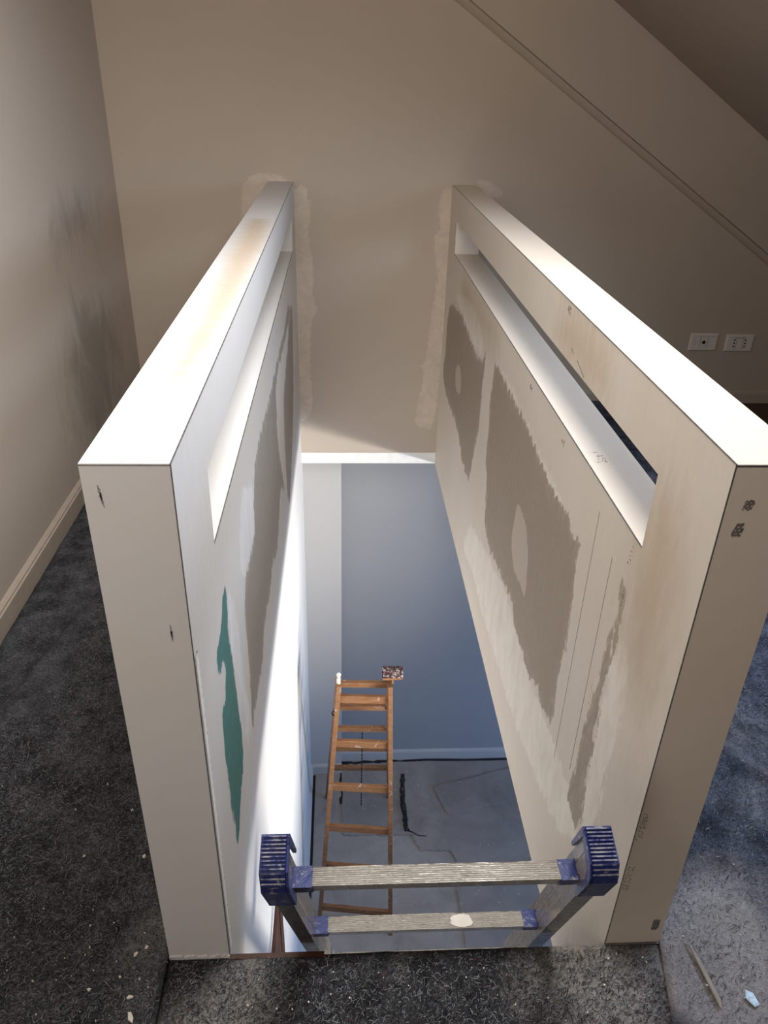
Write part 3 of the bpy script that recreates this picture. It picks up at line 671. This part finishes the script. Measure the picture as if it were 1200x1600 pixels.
# ---------------------------------------------------------------- aluminium ladder
dv = Vector((.05541, .40492, -.91267)); ax = -dv
LX = Vector((1, 0, 0)); nn = LX.cross(ax).normalized(); LX2 = ax.cross(nn) * 1.0
P0 = Vector((0, .02, -.01))
lad = empty('aluminium_ladder', tuple(P0 + dv * 2.93)); tag(lad, 'aluminium ladder with blue ribbed end caps leaning in the front of the stair opening', 'ladder')
def lp(x, o_, s): return P0 + Vector((x, 0, 0)) + nn * o_ + ax * s - lad.location
s_bot = -2.92
def rail(xa, xb, inner):
    D = .055; t = .0035
    # I/C section: inner web with a shallow raised rib and two flanges
    if inner > 0: prof = [(xa, 0), (xb, 0), (xb, -.018), (xb + .0012, -.021), (xb + .0012, -.034), (xb, -.037), (xb, -D), (xa, -D)]
    else: prof = [(xb, 0), (xa, 0), (xa, -.018), (xa - .0012, -.021), (xa - .0012, -.034), (xa, -.037), (xa, -D), (xb, -D)]
    b = MB(); b.prism(prof, lambda p: lp(p[0], p[1], s_bot), lambda p: lp(p[0], p[1], .545))
    o = b.build('side_rail', M_RAIL, lad)
    MB().prism([(xa + .001, 0.0), (xb - .001, 0.0), (xb - .001, .0008), (xa + .001, .0008)], lambda p: lp(p[0], p[1], s_bot), lambda p: lp(p[0], p[1], .545)).build('rail_front_face', M_RAILF, lad)
rail(.134, .158, 1); rail(.563, .591, -1)
def cap(xa, xb, side):
    """ribbed shoe over the rail end; side = direction of the inner flap"""
    # outline in (offset, s): bevelled at the front
    out = [(-.061, .548), (-.061, .568), (-.056, .574), (-.012, .574), (.002, .562), (.006, .545), (.006, .46), (.0, .46), (.0, .54), (-.055, .548)]
    b = MB(); n = len(out); k = 0
    b.prism(out, lambda p: lp(xa, p[0], p[1]), lambda p: lp(xb, p[0], p[1]))
    # side cheeks
    xo = xa if side > 0 else xb
    b.prism([(-.061, .50), (-.061, .568), (-.012, .574), (.006, .545), (.006, .46), (-.01, .46), (-.03, .50)], lambda p: lp(xo - .0015, p[0], p[1]), lambda p: lp(xo + .0015, p[0], p[1]))
    xi = xb if side > 0 else xa
    b.prism([(-.061, .485), (-.061, .568), (-.056, .574), (-.046, .574), (-.050, .56), (-.053, .52), (-.056, .485)], lambda p: lp(xi - .002, p[0], p[1]), lambda p: lp(xi + .003, p[0], p[1]))
    b.prism([(-.012, .574), (.002, .562), (.006, .545), (.006, .46), (-.006, .462), (-.004, .53), (-.016, .562), (-.056, .565), (-.056, .574)], lambda p: lp(xi - .002, p[0], p[1]), lambda p: lp(xi + .003, p[0], p[1]))
    b.at['rib'] = np.zeros(len(b.v))
    o = b.build('end_cap', M_BLUE, lad)
    r_ = MB(); c = []
    for i in range(12):
        if i < 9: o0 = -.0575 + i * .0050; s0 = .574; d = (1, 0)
        else: o0 = -.012 + (i - 9) * .0052; s0 = .5735 - (i - 9) * .0042; d = (1, -.8)
        k0 = len(r_.v)
        r_.prism([(o0, s0 - .001), (o0 + .0006, s0 + .0028), (o0 + .0024, s0 + .0028 - .0015 * (i >= 9)), (o0 + .0030, s0 - .001 - .002 * (i >= 9))], lambda p: lp(xa + .001, p[0], p[1]), lambda p: lp(xb - .001, p[0], p[1]))
        c += [.15, .75, .75, .15] * 2
    r_.at['rib'] = c
    r_.build('cap_ribs', M_BLUE, o)
cap(.130, .163, 1); cap(.560, .596, -1)
for i, (fo, bo, sf, sb, hh) in enumerate([(-.013, -.041, .481, .466, .035)] + [(-.013, -.041, .086 - .46 * q, .071 - .46 * q, .035) for q in range(7)]):
    xa, xb = .158, .563
    def sec(o0, o1, g):  # box section of the rung
        return [(o0, sf), (o1, sb), (o1 + .001, sb - hh), (o0 - .001, sf - hh)]
    b = MB(); m = 9
    # tread with grooves: sawtooth top
    top = []
    for q in range(m):
        t0, t1 = q / m, (q + .62) / m
        for t_, dd in ((t0 + .02, 0), (t1 - .02, 0), (t1 + .02, -.0013), ((q + 1) / m - .02, -.0013)):
            if t_ <= 1: top.append((fo + (bo - fo) * t_, sf + (sb - sf) * t_ + dd))
    prof = top + [(bo, sb), (bo + .001, sb - hh), (fo - .001, sf - hh), (fo, sf - .002)]
    b.prism(prof, lambda p: lp(xa + .012, p[0], p[1]), lambda p: lp(xb - .012, p[0], p[1]))
    rg = b.build('rung', M_RUNG, lad)
    if i < 2:
        for (u0, u1) in ((xa, xa + .030 - .006 * i), (xb - .026, xb)):
            s = MB().prism([(fo + .0015, sf + .0015), (bo - .0015, sb + .0015), (bo - .0015, sb - hh + .004), (fo + .0015, sf - hh + .004)], lambda p: lp(u0, p[0], p[1]), lambda p: lp(u1, p[0], p[1]))
            s.at['rib'] = np.zeros(len(s.v)); s.build('rung_bracket', M_BLUE, rg)
    if i == 1:
        pts = [(.425 + .022 * math.cos(t) * random.uniform(.8, 1.1), .5 + .42 * math.sin(t)) for t in [2 * math.pi * q / 14 for q in range(14)]]
        f = lambda p, h: lp(p[0], fo + (bo - fo) * p[1], sf + (sb - sf) * p[1] + h)
        MB().prism(pts, lambda p: f(p, -.001), lambda p: f(p, .001)).build('plaster_splat', M_CHIP, rg)
for xa in (.130, .560):
    MB().prism([(xa, .004), (xa + .034, .004), (xa + .034, -.06), (xa, -.06)], lambda p: lp(p[0], p[1], s_bot - .01), lambda p: lp(p[0], p[1], s_bot + .07)).build('rubber_foot', M_BLACK, lad)

# ---------------------------------------------------------------- wooden stepladder below
wl = empty('wooden_stepladder', (.28, 2.0, ZF)); tag(wl, 'paint-spotted orange wooden stepladder standing on the lower floor', 'ladder')
def V3(*a): return Vector(a)
ZT = -1.0
FLt, FLb = V3(.192, 1.846, ZT), V3(.078, 1.79, ZF); FRt, FRb = V3(.424, 1.835, ZT), V3(.470, 1.735, ZF)
RLt, RLb = V3(.187, 1.87, ZT), V3(.108, 2.664, ZF); RRt, RRb = V3(.420, 1.86, ZT), V3(.508, 2.653, ZF)
def beam(name, A, B, wx, wy, parent, mat, ext=0):
    A = A - wl.location; B = B - wl.location; d = (B - A).normalized()
    X = (Vector((1, 0, 0)) - d * d.x).normalized(); Y = d.cross(X)
    pr = [(-wx, -wy + .002), (-wx + .002, -wy), (wx - .002, -wy), (wx, -wy + .002), (wx, wy - .002), (wx - .002, wy), (-wx + .002, wy), (-wx, wy - .002)]
    return MB().prism(pr, lambda p: A + X * p[0] + Y * p[1], lambda p: B + X * p[0] + Y * p[1]).build(name, mat, parent)
for A, B in ((FLt, FLb), (FRt, FRb)): beam('front_leg', A, B, .0105, .022, wl, M_WOOD)
for A, B in ((RLt, RLb), (RRt, RRb)): beam('rear_leg', A, B, .010, .016, wl, M_WOOD)
def at_z(A, B, z): return A + (B - A) * ((z - A.z) / (B.z - A.z))
def rungw(name, A0, A1, B0, B1, z, hy, hz):
    a, b_ = at_z(A0, A1, z), at_z(B0, B1, z); a = a - wl.location; b_ = b_ - wl.location
    d = (b_ - a).normalized(); 
    pr = [(-hy, -hz), (hy, -hz), (hy, hz - .002), (hy - .002, hz), (-hy + .002, hz), (-hy, hz - .002)]
    Y = Vector((0, 1, 0))
    MB().prism(pr, lambda p: a + Y * p[0] + Vector((0, 0, p[1])), lambda p: b_ + Y * p[0] + Vector((0, 0, p[1]))).build(name, M_WOOD, wl)
for z in (-1.085, -1.355, -1.64, -1.925, -2.21, -2.545): rungw('step', FLt, FLb, FRt, FRb, z, .010, .020)
for z in (-1.035, -1.29, -1.56, -1.84, -2.15): rungw('rear_rung', RLt, RLb, RRt, RRb, z, .012, .013)
MB().tube([V3(.190, 1.85, ZT - .01) - wl.location, V3(.190, 1.85, ZT + .02) - wl.location, V3(.191, 1.85, ZT + .03) - wl.location, V3(.191, 1.85, ZT + .05) - wl.location, V3(.191, 1.85, ZT + .06) - wl.location], [.010, .010, .006, .011, .004], 10).build('hinge_knob', M_CHIP, wl, True)
hk = [V3(.176 - .016 * math.sin(t), 1.83, -1.165 + .016 * math.cos(t)) - wl.location for t in [math.pi * q / 7 for q in range(7)]]
MB().tube(hk, .0035, 6).build('hook', M_BLACK, wl, True)
# dark sealing strip
# safety chain of small links
ch = [V3(.306, 1.96 + .0 * i, -1.42 - i * .012) for i in range(46)]
b = MB()
for i in range(0, 45):
    p = ch[i] - wl.location; r1 = .003
    if i % 2: b.box(p.x - r1, p.x + r1, p.y - .001, p.y + .001, p.z - .007, p.z + .007)
    else: b.box(p.x - .001, p.x + .001, p.y - r1, p.y + r1, p.z - .007, p.z + .007)
b.build('safety_chain', M_BLACK, wl)

# masonry brush stuck on the right stile
br = empty('masonry_brush', (.433, 1.84, -.99)); tag(br, 'dark red block brush crusted with white paint on top of the wooden stepladder', 'brush')
MB().box(-.047, .047, -.018, .018, .035, .082, bev=.004).build('bristles', M_BRIS, br)
MB().box(-.046, .046, -.019, .019, .026, .037, bev=.003).build('brush_head', M_WOOD, br)
MB().tube([V3(0, 0, -.006), V3(0, 0, .015), V3(0, 0, .03)], [.008, .006, .007], 10).build('handle', M_WOOD, br, True)

# ---------------------------------------------------------------- things on the lower floor
def flat_sheet(name, pts, z, h, mat, label, cat, seed, amp=.004, n=10):
    """thin laid sheet with wavy border"""
    rd = random.Random(seed); P = []
    for i in range(len(pts)):
        a, b_ = Vector(pts[i]), Vector(pts[(i + 1) % len(pts)])
        for q in range(n): p = a.lerp(b_, q / n); P.append((p.x + rd.uniform(-amp, amp), p.y + rd.uniform(-amp, amp)))
    o = MB().prism(P, lambda p: Vector((p[0], p[1], z)), lambda p: Vector((p[0], p[1], z + h))).build(name, mat); return tag(o, label, cat)
flat_sheet('protective_sheet', [(.21, 2.36), (.205, 2.925), (.64, 2.94), (2.6, 2.94), (2.6, -1.0), (.86, -1.0), (.875, 1.96), (.89, 2.16), (.87, 2.234), (.686, 2.239), (.633, 2.355)], ZF + .003, .004, M_SHEET,
    'large grey protective sheet laid over the lower floor up to the blue wall', 'floor cover', 2, .006, 14)
flat_sheet('cardboard_panel', [(.811, 2.713), (1.117, 2.80), (1.42, 2.885), (1.55, 2.66), (1.36, 2.600), (.882, 2.491)], ZF + .0075, .006, M_SHEET,
    'flat grey panel lying on the protective sheet near the blue wall', 'panel', 5, .003, 6)
flat_sheet('black_film', [(.195, 2.60), (.198, 2.955), (.64, 2.962), (2.6, 2.966), (2.6, 2.90), (.66, 2.91), (.30, 2.90), (.225, 2.6)], ZF + .0002, .0022, M_STRAP,
    'strip of black plastic film showing along the far edge of the grey sheet', 'film', 8, .008, 14)
# crinkled black strip
b = MB(); rd = random.Random(4); path = [(.615, 2.83), (.603, 2.70), (.598, 2.60), (.606, 2.50), (.604, 2.42), (.612, 2.375)]
N = 26; prev = None
for i in range(N + 1):
    t = i / N * (len(path) - 1); k = min(int(t), len(path) - 2); p = Vector(path[k]).lerp(Vector(path[k + 1]), t - k)
    wv = .017 * (1 - .6 * (i == N)) + rd.uniform(-.004, .004); z1 = ZF + .012 + rd.uniform(0, .014)
    row = [(p.x - wv, p.y, ZF + .004), (p.x - wv * .7, p.y, z1), (p.x, p.y, z1 + rd.uniform(-.006, .01)), (p.x + wv * .7, p.y, z1), (p.x + wv, p.y, ZF + .004)]
    k0 = len(b.v); b.v += row
    if i:
        for j in range(4): b.f.append((k0 - 5 + j, k0 - 4 + j, k0 + 1 + j, k0 + j)); b.mi.append(0)
tag(b.build('plastic_strip', M_STRAP), 'crinkled black plastic strip right of the wooden stepladder on the lower floor', 'strip')
b = MB().tube([V3(.612, 2.385, ZF + .010), V3(.645, 2.37, ZF + .008), V3(.68, 2.345, ZF + .007), V3(.73, 2.34, ZF + .007)], [.005, .004, .004, .003], 6)
tag(b.build('cord', M_STRAP, None, True), 'short black cord trailing from the black plastic strip', 'cord')
